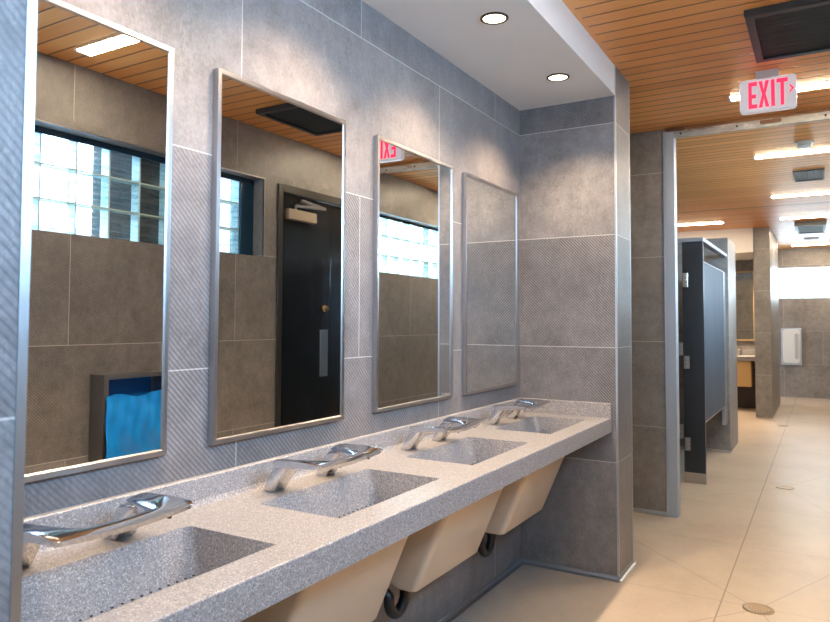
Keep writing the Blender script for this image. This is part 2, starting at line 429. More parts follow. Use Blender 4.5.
bm = nb(); prism(bm, [(1.42-c[0], c[1]) for c in cove], 0, 0.0, 0.52)
struct('baseboard_jamb', bm, M_trim, 'chrome cove base catching light below the jamb wall', 'baseboard')
bm = nb(); prism(bm, [(4.22-c[0], c[1]) for c in cove], 0, -0.3, 0.628)
struct('baseboard_pier', bm, M_trim, 'chrome cove base of the low tile pier', 'baseboard')

# steel jamb and worn header track of the passage opening
bm = nb(); box(bm, 0.531, 0.593, 1.402, 1.50, 0, 2.692)
jam = struct('trim_4', bm, M_jamb, 'blue-grey steel jamb post of the passage opening', 'door frame')
bm = nb(); box(bm, 0.593, W, 1.40, 1.432, 2.642, 2.692)
bevel(bm, 0.003, 1)
hd = struct('trim_5', bm, M_header, 'worn grey metal header track across the passage opening', 'header')
bm = nb(); box(bm, 0.531, W, 1.402, 1.43, 2.693, ZC-0.001)
obj('backing_board', bm, simple('dim_wood', (0.26, 0.12, 0.04), 0.5), hd)
for (a, b_, c, d) in ((0.545, 0.665, 2.688, 2.712), (1.14, 1.265, 2.662, 2.684)):
    bm = nb(); box(bm, a, b_, 1.388, 1.401, c, d); bevel(bm, 0.003, 1)
    obj('mounting_plate', bm, M_brown, hd)
for x in (0.64, 1.00, 1.515, 1.80):
    bm = nb(); lathe(bm, [(0.007, 1.400), (0.007, 1.396), (0.004, 1.394)], 10, (x, 0, 2.667), 1); obj('screw', bm, M_hole, hd)

# windows: three courses of glass block
def block_window(name, rect, wall, axis, label, n_rows=3, block=0.205, inset=0.11, fixed_end=None):
    a, b_, c, d = rect
    bm = nb(); fr = nb()
    end = b_ if fixed_end is None else fixed_end
    hh = (d-c)/n_rows; n = max(1, round((end-a)/block)); bw = (end-a)/n
    p0, p1 = wall+inset, wall+inset+0.08
    for i in range(n):
        for j in range(n_rows):
            u0, u1 = a+i*bw+0.005, a+(i+1)*bw-0.005; z0, z1 = c+j*hh+0.005, c+(j+1)*hh-0.005
            if axis == 0: box(bm, p0, p1, u0, u1, z0, z1)
            else: box(bm, u0, u1, p0, p1, z0, z1)
    for i in range(n+1):
        u = a+i*bw; u0, u1 = max(a, u-0.005), min(end, u+0.005)
        if axis == 0: box(fr, p0+0.004, p1-0.004, u0, u1, c, d)
        else: box(fr, u0, u1, p0+0.004, p1-0.004, c, d)
    for j in range(n_rows+1):
        z = c+j*hh; z0, z1 = max(c, z-0.005), min(d, z+0.005)
        if axis == 0: box(fr, p0+0.006, p1-0.006, a, end, z0, z1)
        else: box(fr, a, end, p0+0.006, p1-0.006, z0, z1)
    bevel(bm, 0.004, 1)
    root = struct(name, fr, M_mortar, label, 'window')
    obj('glass_blocks', bm, M_block, root)
    return root
w1 = block_window('window_1', WIN1, W, 0, 'high strip window of glass blocks reflected in the nearest mirrors', fixed_end=-0.105)
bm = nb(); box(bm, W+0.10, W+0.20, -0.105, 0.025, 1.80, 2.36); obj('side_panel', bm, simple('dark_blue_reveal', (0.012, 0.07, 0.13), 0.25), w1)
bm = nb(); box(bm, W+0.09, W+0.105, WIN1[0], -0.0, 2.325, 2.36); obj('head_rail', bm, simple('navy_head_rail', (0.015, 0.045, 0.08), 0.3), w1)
bm = nb(); box(bm, W-0.003, W+0.01, WIN1[0], WIN1[1]+0.006, 2.36, 2.367); obj('edge_trim', bm, M_steel, w1)
bm = nb(); box(bm, W-0.003, W+0.01, 0.025, 0.032, 1.80, 2.36); obj('edge_trim', bm, M_steel, w1)
w2 = block_window('window_2', WIN2, W, 0, 'high glass-block window of the second room reflected in the third mirror')
bm = nb(); box(bm, W+0.09, W+0.105, WIN2[0], WIN2[1], 2.32, 2.345); obj('head_rail', bm, M_frame_dk, w2)
w3 = block_window('window_3', WIN3, YE, 1, 'bright high window in the far end wall')

w4 = block_window('window_fill', WIN_FILL, YB-0.2, 1, 'added glass-block window behind the viewer, unseen, for cool fill light', 6)  # added out of view to let cool fill light in from behind
# daylight outside the windows: a dark louvred screen stands in front of part of it
lv = thing('louver_screen', 'brown louvred screen outside the glass blocks', 'screen', (2.33, -0.6, 0.0))
bm = nb(); box(bm, 2.335, 2.345, -1.10, -0.28, 0.0, 2.7); obj('backing_panel', bm, M_louver, lv)
bm = nb()
for k in range(26):
    z = 1.70 + k*0.036; prism(bm, [(2.315, z), (2.335, z+0.012), (2.335, z+0.016), (2.315, z+0.004)], 1, -1.10, -0.28)
obj('slats', bm, M_louver, lv)

# black door with closer, in the right wall (seen in the second mirror)
y0, y1, z1 = DOOR1[0], DOOR1[1], DOOR1[3]
bm = nb()
box(bm, W-0.012, W+0.15, y0, y0+0.055, 0, z1); box(bm, W-0.012, W+0.15, y1-0.055, y1, 0, z1)
box(bm, W-0.012, W+0.15, y0+0.055, y1-0.055, z1-0.055, z1)
bevel(bm, 0.004, 1)
d1 = struct('door_1', bm, M_frame_dk, 'black door with a closer, reflected in the second mirror', 'door')
bm = nb(); box(bm, W+0.03, W+0.075, y0+0.057, 0.852, 0.008, z1-0.057); bevel(bm, 0.003, 1); leaf = obj('door_leaf', bm, M_door, d1)
bm = nb(); box(bm, W+0.035, W+0.07, 0.862, y1-0.056, 0.008, z1-0.057); bevel(bm, 0.003, 1); obj('side_panel', bm, M_door, d1)
bm = nb(); box(bm, W-0.03, W+0.03, 0.265, 0.60, 2.105, 2.185); bevel(bm, 0.008, 2); obj('closer_body', bm, simple('tan_closer', (0.35, 0.29, 0.22), 0.4), leaf)
bm = nb(); tube(bm, [(W-0.01, 0.36, 2.19), (W-0.015, 0.36, 2.215), (W-0.03, 0.70, 2.235)], 0.012, 8); tube(bm, [(W-0.03, 0.70, 2.235), (W-0.02, 0.42, 2.262)], 0.012, 8)
obj('closer_arm', bm, M_steel, leaf)
bm = nb(); lathe(bm, [(0.028, W+0.03), (0.028, W+0.02), (0.014, W+0.01), (0.020, W+0.004), (0.018, W-0.004), (0.006, W-0.006)], 20, (0, 0.772, 1.444), 0)
obj('lock_knob', bm, simple('brass_lock', (0.62, 0.42, 0.2), 0.25, 1.0), leaf, True)
bm = nb(); box(bm, W+0.024, W+0.03, 0.722, 0.822, 0.90, 1.272); bevel(bm, 0.002, 1); obj('push_plate', bm, M_steel, leaf)

# ------------------------------------------------------------------ mirrors
TILT = 0.0055
def mirror(i, y0, y1):
    labels = ['tall steel-framed mirror nearest the viewer, reflecting the blue bin liner',
              'tall steel-framed mirror reflecting the black door',
              'tall steel-framed mirror reflecting part of the red EXIT sign',
              'tall steel-framed mirror next to the far wing wall, reflecting only grey tile']
    z0, z1, d, w = 0.9952, 2.0567, 0.020, 0.017
    t = thing('wall_mirror', labels[i], 'mirror', (0, (y0+y1)/2, z0), 'framed mirrors above the basins')
    bm = nb()
    prof = [(0.001, 0.0), (d, 0.0), (d, w*0.75), (d-0.003, w), (d-0.009, w), (0.001, w)]   # x, inward offset
    loops = []
    for (x, o) in prof:
        loops.append([bm.verts.new(p) for p in ((x, y0+o, z0+o), (x, y1-o, z0+o), (x, y1-o, z1-o), (x, y0+o, z1-o))])
    n = len(prof)
    for i2 in range(n):
        A, B = loops[i2], loops[(i2+1) % n]
        for k in range(4): bm.faces.new([A[k], A[(k+1) % 4], B[(k+1) % 4], B[k]])
    obj('mirror_frame', bm, M_frame, t)
    bm = nb(); box(bm, 0.005, 0.0165, y0+w-0.001, y1-w+0.001, z0+w-0.001, z1-w+0.001)
    if i == 2:   # this pane sits very slightly out of square in its frame
        bmesh.ops.rotate(bm, verts=bm.verts[:], cent=(0.0165, (y0+y1)/2, 1.5), matrix=Matrix.Rotation(TILT, 3, 'Z'))
    obj('mirror_glass', bm, M_mirror, t)
for i, (a, b_) in enumerate(MIRRORS): mirror(i, a, b_)

# ------------------------------------------------------------------ countertop with four ramp basins
BX0, BX1, BHW = 0.136, 0.417, 0.268
ct = thing('vanity_countertop', 'long grey speckled countertop with four ramp basins under the mirrors', 'countertop', (0.25, -1.58, 0.766))
def basin_outline(c):
    r = 0.022; pts = []
    y0, y1 = c-BHW, c+BHW
    pts.append((BX1, y0)); pts.append((BX1, y1))
    for k in range(6):
        a = PI/2 * k/5; pts.append((BX0+r - r*math.sin(a), y1-r + r*math.cos(a)))
    for k in range(6):
        a = PI/2 * k/5; pts.append((BX0+r - r*math.cos(a), y0+r - r*math.sin(a)))
    return pts
CX1, CY0, CY1, ZU = 0.512, YN+0.0005, -0.0005, 0.766
bm = nb()
def loop_edges(pts, z):
    vs = [bm.verts.new((p[0], p[1], z)) for p in pts]
    return vs, [bm.edges.new((vs[i], vs[(i+1) % len(vs)])) for i in range(len(vs))]
er = 0.004
ov, oe = loop_edges([(0.0005, CY0), (CX1-er, CY0), (CX1-er, CY1), (0.0005, CY1)], ZT)
alle = list(oe)
for c in SINKS: alle += loop_edges(basin_outline(c), ZT)[1]
bmesh.ops.triangle_fill(bm, use_beauty=True, use_dissolve=False, edges=alle)
prism(bm, [(CX1-er, ZT), (CX1-er*0.3, ZT-er*0.3), (CX1, ZT-er), (CX1, ZU), (CX1-0.03, ZU), (CX1-0.03, ZT-0.001)], 1, CY0, CY1)
alle = loop_edges([(0.0005, CY0), (CX1-0.03, CY0), (CX1-0.03, CY1), (0.0005, CY1)], ZU)[1]
for c in SINKS: alle += loop_edges(basin_outline(c), ZU)[1]
bmesh.ops.triangle_fill(bm, use_beauty=True, use_dissolve=False, edges=alle)
slab = obj('counter_slab', bm, M_terr, ct)
bm = nb(); prism(bm, [(0.0005, ZT-0.002), (0.030, ZT-0.002), (0.024, ZT+0.006), (0.020, ZT+0.016), (0.020, 0.914), (0.017, 0.917), (0.0005, 0.917)], 1, CY0, CY1)
obj('backsplash', bm, M_terr, ct)
bm = nb(); box(bm, 0.02, CX1, -0.020, CY1, ZT-0.002, 0.917); bevel(bm, 0.003, 1); obj('side_splash', bm, M_terr, ct)
bm = nb(); box(bm, 0.02, CX1, CY0, YN+0.020, ZT-0.002, 0.917); bevel(bm, 0.003, 1); obj('side_splash', bm, M_terr, ct)
ZD = 0.722
for c in SINKS:
    bm = nb()
    y0, y1 = c-BHW, c+BHW
    top = basin_outline(c); n = len(top)
    def zramp(x): return ZD + (ZT-0.004-ZD) * max(0.0, min(1.0, (x-0.165)/(BX1-0.165)))
    tv = [bm.verts.new((p[0], p[1], ZT)) for p in top]
    bot = []
    for (x, y) in top:
        if x > BX1-1e-6: bx, by = x, y
        else: bx = x + 0.026; by = c + (y-c)*0.985
        bot.append(bm.verts.new((bx, by, ZT-0.004 if x > BX1-1e-6 else ZD)))
    for i in range(n): bm.faces.new([tv[i], tv[(i+1) % n], bot[(i+1) % n], bot[i]])
    # ramp floor: quad strip from the deep line to the front lip
    bm.faces.new(bot)
    bs = obj('basin', bm, M_terr, slab)
    bm = nb()
    lx = 0.182; lz = ZD + (ZT-0.004-ZD)*(lx-0.162)/(BX1-0.162)
    for k in range(21):
        yy = y0+0.024 + k*(2*BHW-0.048)/20
        lathe(bm, [(0.003, lz+0.004), (0.003, lz+0.0060)], 8, (lx, yy, 0), 2)
    obj('drain_holes', bm, M_hole, bs)

# ------------------------------------------------------------------ chrome wash bars
def wash_bar_meshes(t, c):
    bm = nb(); seg = 36; L = 0.165; rings = []
    for i in range(seg+1):
        u = -1 + 2*i/seg; y = c + u*L; a = abs(u)
        s = max(0.0, min(1.0, (a-0.50)/0.24)); s = s*s*(3-2*s)
        xb = 0.212 + (0.094-0.212)*s
        xf = 0.262 + 0.012*a*a
        zt = 0.930 + 0.010*a*a
        th = 0.021 - 0.003*a
        xm = xb + (xf-xb)*0.55
        pr = [(xb, zt-th-0.012*s), (xb-0.004, zt-th*0.5), (xb+0.010, zt-0.001), (xm, zt+0.003), (xf-0.012, zt), (xf, zt-0.006), (xf-0.006, zt-th+0.003), (xm, zt-th)]
        if i in (0, seg): pr = [(p[0]*0.9+xm*0.1, (p[1]-zt+th/2)*0.85+zt-th/2) for p in pr]
        rings.append([bm.verts.new((p[0], y, p[1])) for p in pr])
    for A, B in zip(rings, rings[1:]):
        for k in range(8): bm.faces.new([A[k], A[(k+1) % 8], B[(k+1) % 8], B[k]])
    bm.faces.new(rings[0]); bm.faces.new(rings[-1])
    bar = obj('spout_bar', bm, M_chrome, t, True)
    for s in (-1, 1):
        bm = nb()
        ya, yb = c+s*0.152, c+s*0.096
        prism(bm, [(0.046, ZT), (0.088, ZT), (0.140, 0.912), (0.150, 0.924), (0.104, 0.924), (0.088, 0.910)], 1, min(ya, yb), max(ya, yb))
        bevel(bm, 0.004, 2)
        obj('leg', bm, M_chrome, t, True)
    for dy in (-0.03, 0.12):
        bm = nb(); lathe(bm, [(0.006, 0.921), (0.005, 0.908), (0.003, 0.907)], 12, (0.240, c+dy, 0)); obj('nozzle', bm, M_black, bar)
lab = ['chrome wash bar faucet over the nearest basin, cut by the left edge', 'chrome wash bar faucet over the second basin from the viewer',
       'chrome wash bar faucet over the third basin from the viewer', 'chrome wash bar faucet over the basin beside the far wing wall']
wb = thing('wash_bar_faucet', lab[0], 'faucet', (0.15, SINKS[0], ZT), 'chrome wash bars on the countertop')
wash_bar_meshes(wb, SINKS[0])
for k in range(1, 4): dup(wb, (0.15, SINKS[k], ZT), lab[k])

# ------------------------------------------------------------------ cream shrouds and black trap hoses under the counter
lab = ['cream sloping basin cover under the nearest basin', 'cream sloping basin cover under the second basin from the viewer',
       'cream sloping basin cover under the third basin from the viewer', 'cream sloping basin cover under the basin beside the wing wall']
sh = thing('basin_shroud', lab[0], 'basin cover', (0.0, SINKS[0], 0.355), 'cream covers below the basins')
c = SINKS[0]
bm = nb(); prism(bm, [(0.012, 0.764), (0.362, 0.764), (0.186, 0.352), (0.10, 0.352), (0.012, 0.40)], 1, c-0.268, c+0.268)
bmesh.ops.delete(bm, geom=[f_ for f_ in bm.faces if min(v.co.z for v in f_.verts) > 0.76], context='FACES_ONLY')
es = [e for e in bm.edges if len(e.link_faces) == 2 and abs((e.verts[0].co-e.verts[1].co).z) > 0.3 and min(v.co.x for v in e.verts) > 0.1]
bmesh.ops.bevel(bm, geom=es, offset=0.026, segments=6, affect='EDGES', clamp_overlap=True, profile=0.5)
bevel(bm, 0.010, 3, 0.5)
body = obj('cover_shell', bm, M_cream, sh, True)
for s in (-1, 1):
    bm = nb(); lathe(bm, [(0.006, c+s*0.268), (0.006, c+s*0.2705), (0.003, c+s*0.271)], 10, (0.06, 0, 0.70), 1); obj('screw', bm, M_steel, body)
for k in range(1, 4): dup(sh, (0.0, SINKS[k], 0.355), lab[k])
lab = ['black trap hose hanging below the nearest basin cover', 'black trap hose hanging below the second basin cover',
       'black trap hose showing below the third basin cover', 'black trap hose showing below the basin cover by the wing wall']
th = thing('trap_hose', lab[0], 'drain pipe', (0.07, SINKS[0]-0.235, 0.25), 'drain traps below the basins')
yc = SINKS[0]-0.225
bm = nb(); pts = [(0.085, yc+0.052, 0.352)]
for k in range(13):
    a = PI*k/12; pts.append((0.085-0.005*k/12, yc+0.052*math.cos(a), 0.305-0.056*math.sin(a)))
pts += [(0.078, yc-0.052, 0.32), (0.055, yc-0.052, 0.342), (0.0, yc-0.05, 0.345)]
tube(bm, pts, 0.021, 14); obj('hose', bm, M_black, th, True)
bm = nb(); lathe(bm, [(0.026, 0.322), (0.028, 0.326), (0.028, 0.348), (0.026, 0.351)], 16, (0.085, yc+0.052, 0)); obj('collar', bm, M_black, th, True)
bm = nb(); lathe(bm, [(0.036, 0.0005), (0.036, 0.004), (0.024, 0.010)], 18, (0.0, yc-0.05, 0.345), 0); obj('wall_flange', bm, M_steel, th, True)
for k in range(1, 4): dup(th, (0.07, SINKS[k]-0.235, 0.25), lab[k])

# ------------------------------------------------------------------ recessed downlights
lab = ['round recessed downlight in the soffit over the nearest basin', 'round recessed downlight in the soffit over the second basin',
       'round recessed downlight in the soffit at the top of the picture, over the third basin', 'round recessed downlight in the soffit nearest the wing wall']
DLY = [-2.755, -1.975, -1.198, -0.424]
dl = thing('downlight', lab[0], 'ceiling light', (0.371, DLY[0], ZS), 'downlights in the white soffit')
bm = nb(); lathe(bm, [(0.056, ZS-0.0005), (0.056, ZS-0.004), (0.048, ZS-0.007), (0.0445, ZS-0.001)], 36, (0.371, DLY[0], 0)); obj('trim_ring', bm, M_ring, dl, True)
bm = nb(); lathe(bm, [(0.045, ZS-0.0025), (0.030, ZS-0.0028), (0.001, ZS-0.003)], 36, (0.371, DLY[0], 0)); obj('lens', bm, M_down, dl)
for k in range(1, 4): dup(dl, (0.371, DLY[k], ZS), lab[k])

dup(dl, (0.25, 8.05, 2.36), 'small downlight in the soffit over the far vanity')
# ------------------------------------------------------------------ tube lights
def tube_light(x0, x1, y, label):
    t = thing('tube_light', label, 'ceiling light', ((x0+x1)/2, y, ZC), 'warm strip lights on the wood ceiling')
    bm = nb(); box(bm, x0-0.006, x1+0.006, y-0.05, y+0.05, ZC-0.004, ZC-0.0005); bevel(bm, 0.001, 1); obj('tray', bm, M_plastic, t)
    bm = nb(); prism(bm, [(y-0.044, ZC-0.004), (y-0.042, ZC-0.008), (y-0.036, ZC-0.010), (y+0.036, ZC-0.010), (y+0.042, ZC-0.008), (y+0.044, ZC-0.004)], 0, x0, x1); obj('diffuser', bm, M_tube, t)
    for xx in (x0, x1):
        bm = nb(); box(bm, xx-0.008, xx+0.008, y-0.046, y+0.046, ZC-0.012, ZC-0.003); bevel(bm, 0.002, 1); obj('end_cap', bm, M_plastic, t)
for y, l in ((-4.6, 'warm strip light on the ceiling behind the viewer'), (-1.54, 'warm strip light reflected at the top of the nearest mirror'),
             (0.90, 'warm strip light passing behind the exit sign'), (2.66, 'warm strip light beside the smoke detector, first beyond the header'),
             (4.75, 'warm strip light beyond the slatted air vent'), (6.58, 'warm strip light just in front of the far dark air conditioner'),
             (8.32, 'warm strip light behind the far dark air conditioner'), (10.2, 'warm strip light closest to the far end wall')):
    tube_light(1.01, 1.80, y, l)
tube_light(-0.55, 0.33, 6.58, 'warm strip light above the stall, left of the far tile column')

# ------------------------------------------------------------------ ceiling cassettes, vents, smoke detector
def cassette(x0, x1, y0, y1, h, label):
    t = thing('ceiling_air_conditioner', label, 'air conditioner', ((x0+x1)/2, (y0+y1)/2, ZC))
    bm = nb(); w = 0.035
    z0 = ZC-h
    for (a, b_, c, d) in ((x0, x1, y0, y0+w), (x0, x1, y1-w, y1), (x0, x0+w, y0+w, y1-w), (x1-w, x1, y0+w, y1-w)): box(bm, a, b_, c, d, z0, ZC-0.0005)
    obj('housing', bm, M_acf, t)
    bm = nb(); box(bm, x0+w, x1-w, y0+w, y1-w, z0+0.008, ZC-0.0008); obj('filter_grille', bm, M_grille, t)
    bm = nb()
    box(bm, x0-0.003, x1+0.003, y0-0.004, y0, z0+0.003, ZC-0.0005); obj('edge_strip', bm, M_ac, t)
cassette(1.205, 1.705, -0.375, 0.25, 0.032, 'large dark square air conditioner grille on the ceiling near the exit sign')
cassette(1.16, 1.53, 7.02, 7.97, 0.06, 'distant dark air conditioner grille on the second room ceiling')
def vent(x0, x1, y0, y1, n, label):
    t = thing('air_vent', label, 'vent', ((x0+x1)/2, (y0+y1)/2, ZC))
    bm = nb(); w = 0.02; z0 = ZC-0.012
    for (a, b_, c, d) in ((x0, x1, y0, y0+w), (x0, x1, y1-w, y1), (x0, x0+w, y0+w, y1-w), (x1-w, x1, y0+w, y1-w)): box(bm, a, b_, c, d, z0, ZC-0.0005)
    obj('vent_frame', bm, simple('vent_grey', (0.10, 0.11, 0.11), 0.5), t)
    bm = nb(); box(bm, x0+w, x1-w, y0+w, y1-w, ZC-0.003, ZC-0.0008); obj('backing', bm, M_ac, t)
    bm = nb()
    for k in range(n):
        x = x0+w + (x1-x0-2*w)*(k+0.5)/n; prism(bm, [(x-0.006, z0+0.001), (x-0.004, z0), (x+0.006, ZC-0.004), (x+0.004, ZC-0.003)], 1, y0+w, y1-w)
    obj('slats', bm, simple('vent_slat', (0.16, 0.17, 0.17), 0.45), t)
vent(1.265, 1.51, 3.41, 3.92, 11, 'dark slatted air vent on the ceiling between two strip lights')
vent(1.226, 1.438, 9.08, 9.27, 8, 'small distant air vent near the far end wall')
t = thing('smoke_detector', 'white round smoke detector on the second room ceiling', 'smoke detector', (1.376, 2.305, ZC))
bm = nb(); lathe(bm, [(0.066, ZC-0.0005), (0.066, ZC-0.012), (0.060, ZC-0.018)], 28, (1.376, 2.305, 0)); obj('base', bm, M_plastic, t, True)
bm = nb(); lathe(bm, [(0.056, ZC-0.018), (0.052, ZC-0.034), (0.032, ZC-0.045), (0.004, ZC-0.048)], 28, (1.376, 2.305, 0)); obj('dome', bm, M_plastic, t, True)

# ------------------------------------------------------------------ exit sign
ys = 0.510
es_ = thing('exit_sign', 'white EXIT sign with red letters and a right arrow hanging from the ceiling', 'exit sign', (1.24, ys, ZC))
bm = nb(); prism(bm, rrect(1.101, 1.379, 2.497, 2.679, 0.022), 1, ys-0.024, ys+0.024); bevel(bm, 0.004, 2, 0.9); hs = obj('housing', bm, M_signw, es_)
bm = nb(); prism(bm, rrect(1.184, 1.297, 2.674, ZC-0.0005, 0.004), 1, ys-0.034, ys+0.034); obj('mount', bm, M_plastic, es_)
bm = nb(); ya, yb = ys-0.0262, ys-0.0242
zb, zt, st = 2.516, 2.662, 0.018
def rect(x0, x1, z0, z1): prism(bm, [(x0, z0), (x1, z0), (x1, z1), (x0, z1)], 1, ya, yb)
x = 1.146
prism(bm, [(x, zb), (x+.043, zb), (x+.043, zb+.022), (x+.017, zb+.022), (x+.017, zb+.056), (x+.038, zb+.056), (x+.038, zb+.077), (x+.017, zb+.077), (x+.017, zt-.022), (x+.043, zt-.022), (x+.043, zt), (x, zt)], 1, ya, yb)
x = 1.196; zm = (zb+zt)/2; w = 0.052
prism(bm, [(x, zb), (x+.018, zb), (x+w/2, zm-.022), (x+w-.018, zb), (x+w, zb), (x+w/2+.009, zm), (x+w, zt), (x+w-.018, zt), (x+w/2, zm+.022), (x+.018, zt), (x, zt), (x+w/2-.009, zm)], 1, ya, yb)
x = 1.257; rect(x, x+st, zb, zt)
x = 1.284; prism(bm, [(x+.0185, zb), (x+.0355, zb), (x+.0355, zt-.022), (x+.054, zt-.022), (x+.054, zt), (x, zt), (x, zt-.022), (x+.0185, zt-.022)], 1, ya, yb)
obj('lettering', bm, M_signr, hs)
bm = nb(); x, z, a = 1.343, 2.600, 0.019
prism(bm, [(x, z+a), (x+.006, z+a+.003), (x+.024, z), (x+.006, z-a-.003), (x, z-a), (x+.013, z)], 1, ya, yb); obj('arrow', bm, M_signr, hs)

# ------------------------------------------------------------------ floor drains
def drain_mat():
    m, nt, b = mat('perforated_drain_grate'); g = N(nt)
    P = g.new('ShaderNodeTexCoord').outputs['Object']
    v = g.new('ShaderNodeTexVoronoi'); g.put(v.inputs['Vector'], P); v.inputs['Scale'].default_value = 80; v.inputs['Randomness'].default_value = 0.0
    f = g.m('LESS_THAN', v.outputs['Distance'], 0.34)
    g.put(b.inputs['Base Color'], g.mix(f, (0.42, 0.30, 0.18, 1), (0.03, 0.018, 0.01, 1)))
    g.put(b.inputs['Metallic'], g.m('SUBTRACT', 1.0, f)); b.inputs['Roughness'].default_value = 0.4
    return m
M_drain = drain_mat()
dr = thing('floor_drain', 'round perforated floor drain nearest the viewer', 'drain', (1.194, -0.017, 0.0), 'floor drains along the walkway')
bm = nb(); lathe(bm, [(0.068, 0.0002), (0.068, 0.003), (0.062, 0.0045), (0.058, 0.0035)], 40, (1.194, -0.017, 0)); obj('rim', bm, steel('bronze_rim', (0.36, 0.27, 0.18), 0.35), dr, True)
bm = nb(); lathe(bm, [(0.058, 0.0034), (0.03, 0.0036), (0.001, 0.0037)], 40, (1.194, -0.017, 0)); obj('grate', bm, M_drain, dr)
dup(dr, (1.184, 2.80, 0.0), 'round floor drain just beyond the passage opening')
dup(dr, (0.996, 6.667, 0.0), 'round floor drain farthest away, near the tall tile pier')

# ------------------------------------------------------------------ toilet stall
stl = thing('toilet_stall', 'dark charcoal toilet stall front beyond the steel jamb', 'toilet stall', (0.5, 2.58, 0.0))
bm = nb(); box(bm, 0.447, 0.615, 2.57, 2.60, 0.085, 2.03); bevel(bm, 0.002, 1); pil = obj('pilaster', bm, M_part, stl)
bm = nb(); box(bm, 0.444, 0.618, 2.567, 2.603, 0.0, 0.087); obj('shoe', bm, simple('tan_steel_shoe', (0.45, 0.40, 0.34), 0.35, 0.6), pil)
bm = nb(); box(bm, -0.6, 0.408, 2.565, 2.595, 0.15, 1.90); bevel(bm, 0.002, 1); side = obj('side_panel', bm, M_part, stl)
XD = 0.585
bm = nb(); box(bm, XD-0.014, XD+0.014, 2.61, 4.06, 0.50, 1.865); bevel(bm, 0.002, 1); dr2 = obj('stall_door', bm, simple('slate_blue_laminate', (0.060, 0.080, 0.110), 0.55, noise=0.12, nscale=3), stl)
bm = nb(); box(bm, XD-0.016, XD+0.016, 2.61, 4.06, 0.494, 0.50); obj('edge_band', bm, M_steel, dr2)
bm = nb(); box(bm, XD-0.016, XD+0.016, 2.61, 4.06, 1.865, 1.871); obj('edge_band', bm, M_steel, dr2)
bm = nb(); box(bm, XD-0.018, XD+0.018, 4.08, 4.219, 0.30, 1.87); bevel(bm, 0.002, 1); obj('wall_channel', bm, M_trim, stl)
bm = nb(); box(bm, XD-0.02, 0.622, 2.56, 4.219, 2.03, 2.062); box(bm, -0.9, XD-0.02, 2.56, 2.61, 2.03, 2.062); bevel(bm, 0.004, 1); obj('headrail', bm, M_jamb, stl)
for (x0, x1, z0, z1) in ((0.452, 0.494, 1.645, 1.765), (0.412, 0.448, 1.065, 1.175), (0.455, 0.500, 0.955, 1.062), (0.406, 0.446, 0.365, 0.485), (0.455, 0.500, 0.270, 0.378)):
    bm = nb(); box(bm, x0, x1, 2.545, 2.570, z0, z1); bevel(bm, 0.003, 1); hb = obj('bracket', bm, M_steel, stl)
    for zz in (0.2, 0.5, 0.8):
        bm = nb(); lathe(bm, [(0.006, 2.545), (0.005, 2.542)], 8, ((x0+x1)/2+0.008, 0, z0+(z1-z0)*zz), 1)
        obj('screw', bm, M_plastic, hb)

# ------------------------------------------------------------------ far vanity
fv = thing('vanity', 'distant vanity counter with a tan front panel in the far alcove', 'vanity', (0.1, 8.3, 0.0))
bm = nb(); box(bm, -0.6, 0.621, 8.05, 8.649, 0.765, 0.84); box(bm, -0.6, 0.621, 8.628, 8.649, 0.84, 0.92); bevel(bm, 0.004, 1); obj('counter_slab', bm, M_terr, fv)
bm = nb(); prism(bm, [(8.10, 0.764), (8.649, 0.764), (8.649, 0.36), (8.20, 0.36)], 0, -0.05, 0.515); bevel(bm, 0.02, 3); obj('basin_cover', bm, M_tan, fv)
bm = nb(); box(bm, -0.6, 0.621, 8.55, 8.649, 0.0, 0.763); obj('back_panel', bm, simple('dark_panel', (0.07, 0.055, 0.05), 0.5), fv)
fc = thing('faucet', 'small distant chrome faucet on the far vanity', 'faucet', (0.33, 8.45, 0.84))
bm = nb(); lathe(bm, [(0.022, 0.84), (0.018, 0.90), (0.016, 0.95)], 16, (0.34, 8.46, 0)); obj('body', bm, M_chrome, fc, True)
bm = nb(); tube(bm, [(0.34, 8.46, 0.945), (0.34, 8.42, 0.965), (0.34, 8.34, 0.955), (0.34, 8.32, 0.935)], 0.013, 10); obj('spout', bm, M_chrome, fc, True)
fm = thing('wall_mirror', 'tan-framed mirror above the far vanity', 'mirror', (0.2, 8.65, 1.06))
M_tanf = simple('brass_tan_frame', (0.62, 0.44, 0.24), 0.35, 0.5)
bm = nb()
for (a, b_, c, d) in ((-0.2, 0.536, 1.06, 1.085), (-0.2, 0.536, 2.155, 2.18), (-0.2, -0.175, 1.085, 2.155), (0.515, 0.536, 1.085, 2.155)): box(bm, a, b_, 8.615, 8.649, c, d)
obj('mirror_frame', bm, M_tanf, fm)
bm = nb(); box(bm, -0.176, 0.516, 8.63, 8.648, 1.084, 2.156); obj('mirror_glass', bm, M_mirror, fm)

# ------------------------------------------------------------------ baby changing station on the far wall
bc = thing('changing_station', 'white upright baby changing station on the far end wall', 'changing station', (0.96, YE, 0.59))
bm = nb(); prism(bm, rrect(0.80, 1.125, 0.585, 1.26, 0.012), 1, YE-0.05, YE-0.0005); bevel(bm, 0.004, 1, 0.9); obj('frame', bm, M_steel, bc)
bm = nb(); prism(bm, rrect(0.825, 1.10, 0.62, 1.235, 0.05), 1, YE-0.085, YE-0.05); bevel(bm, 0.012, 2, 0.9); pn = obj('front_panel', bm, M_plastic, bc)
bm = nb(); prism(bm, rrect(1.02, 1.075, 0.70, 1.16, 0.02), 1, YE-0.090, YE-0.085); obj('pull_handle', bm, simple('grey_inset', (0.5, 0.52, 0.53), 0.4), pn)

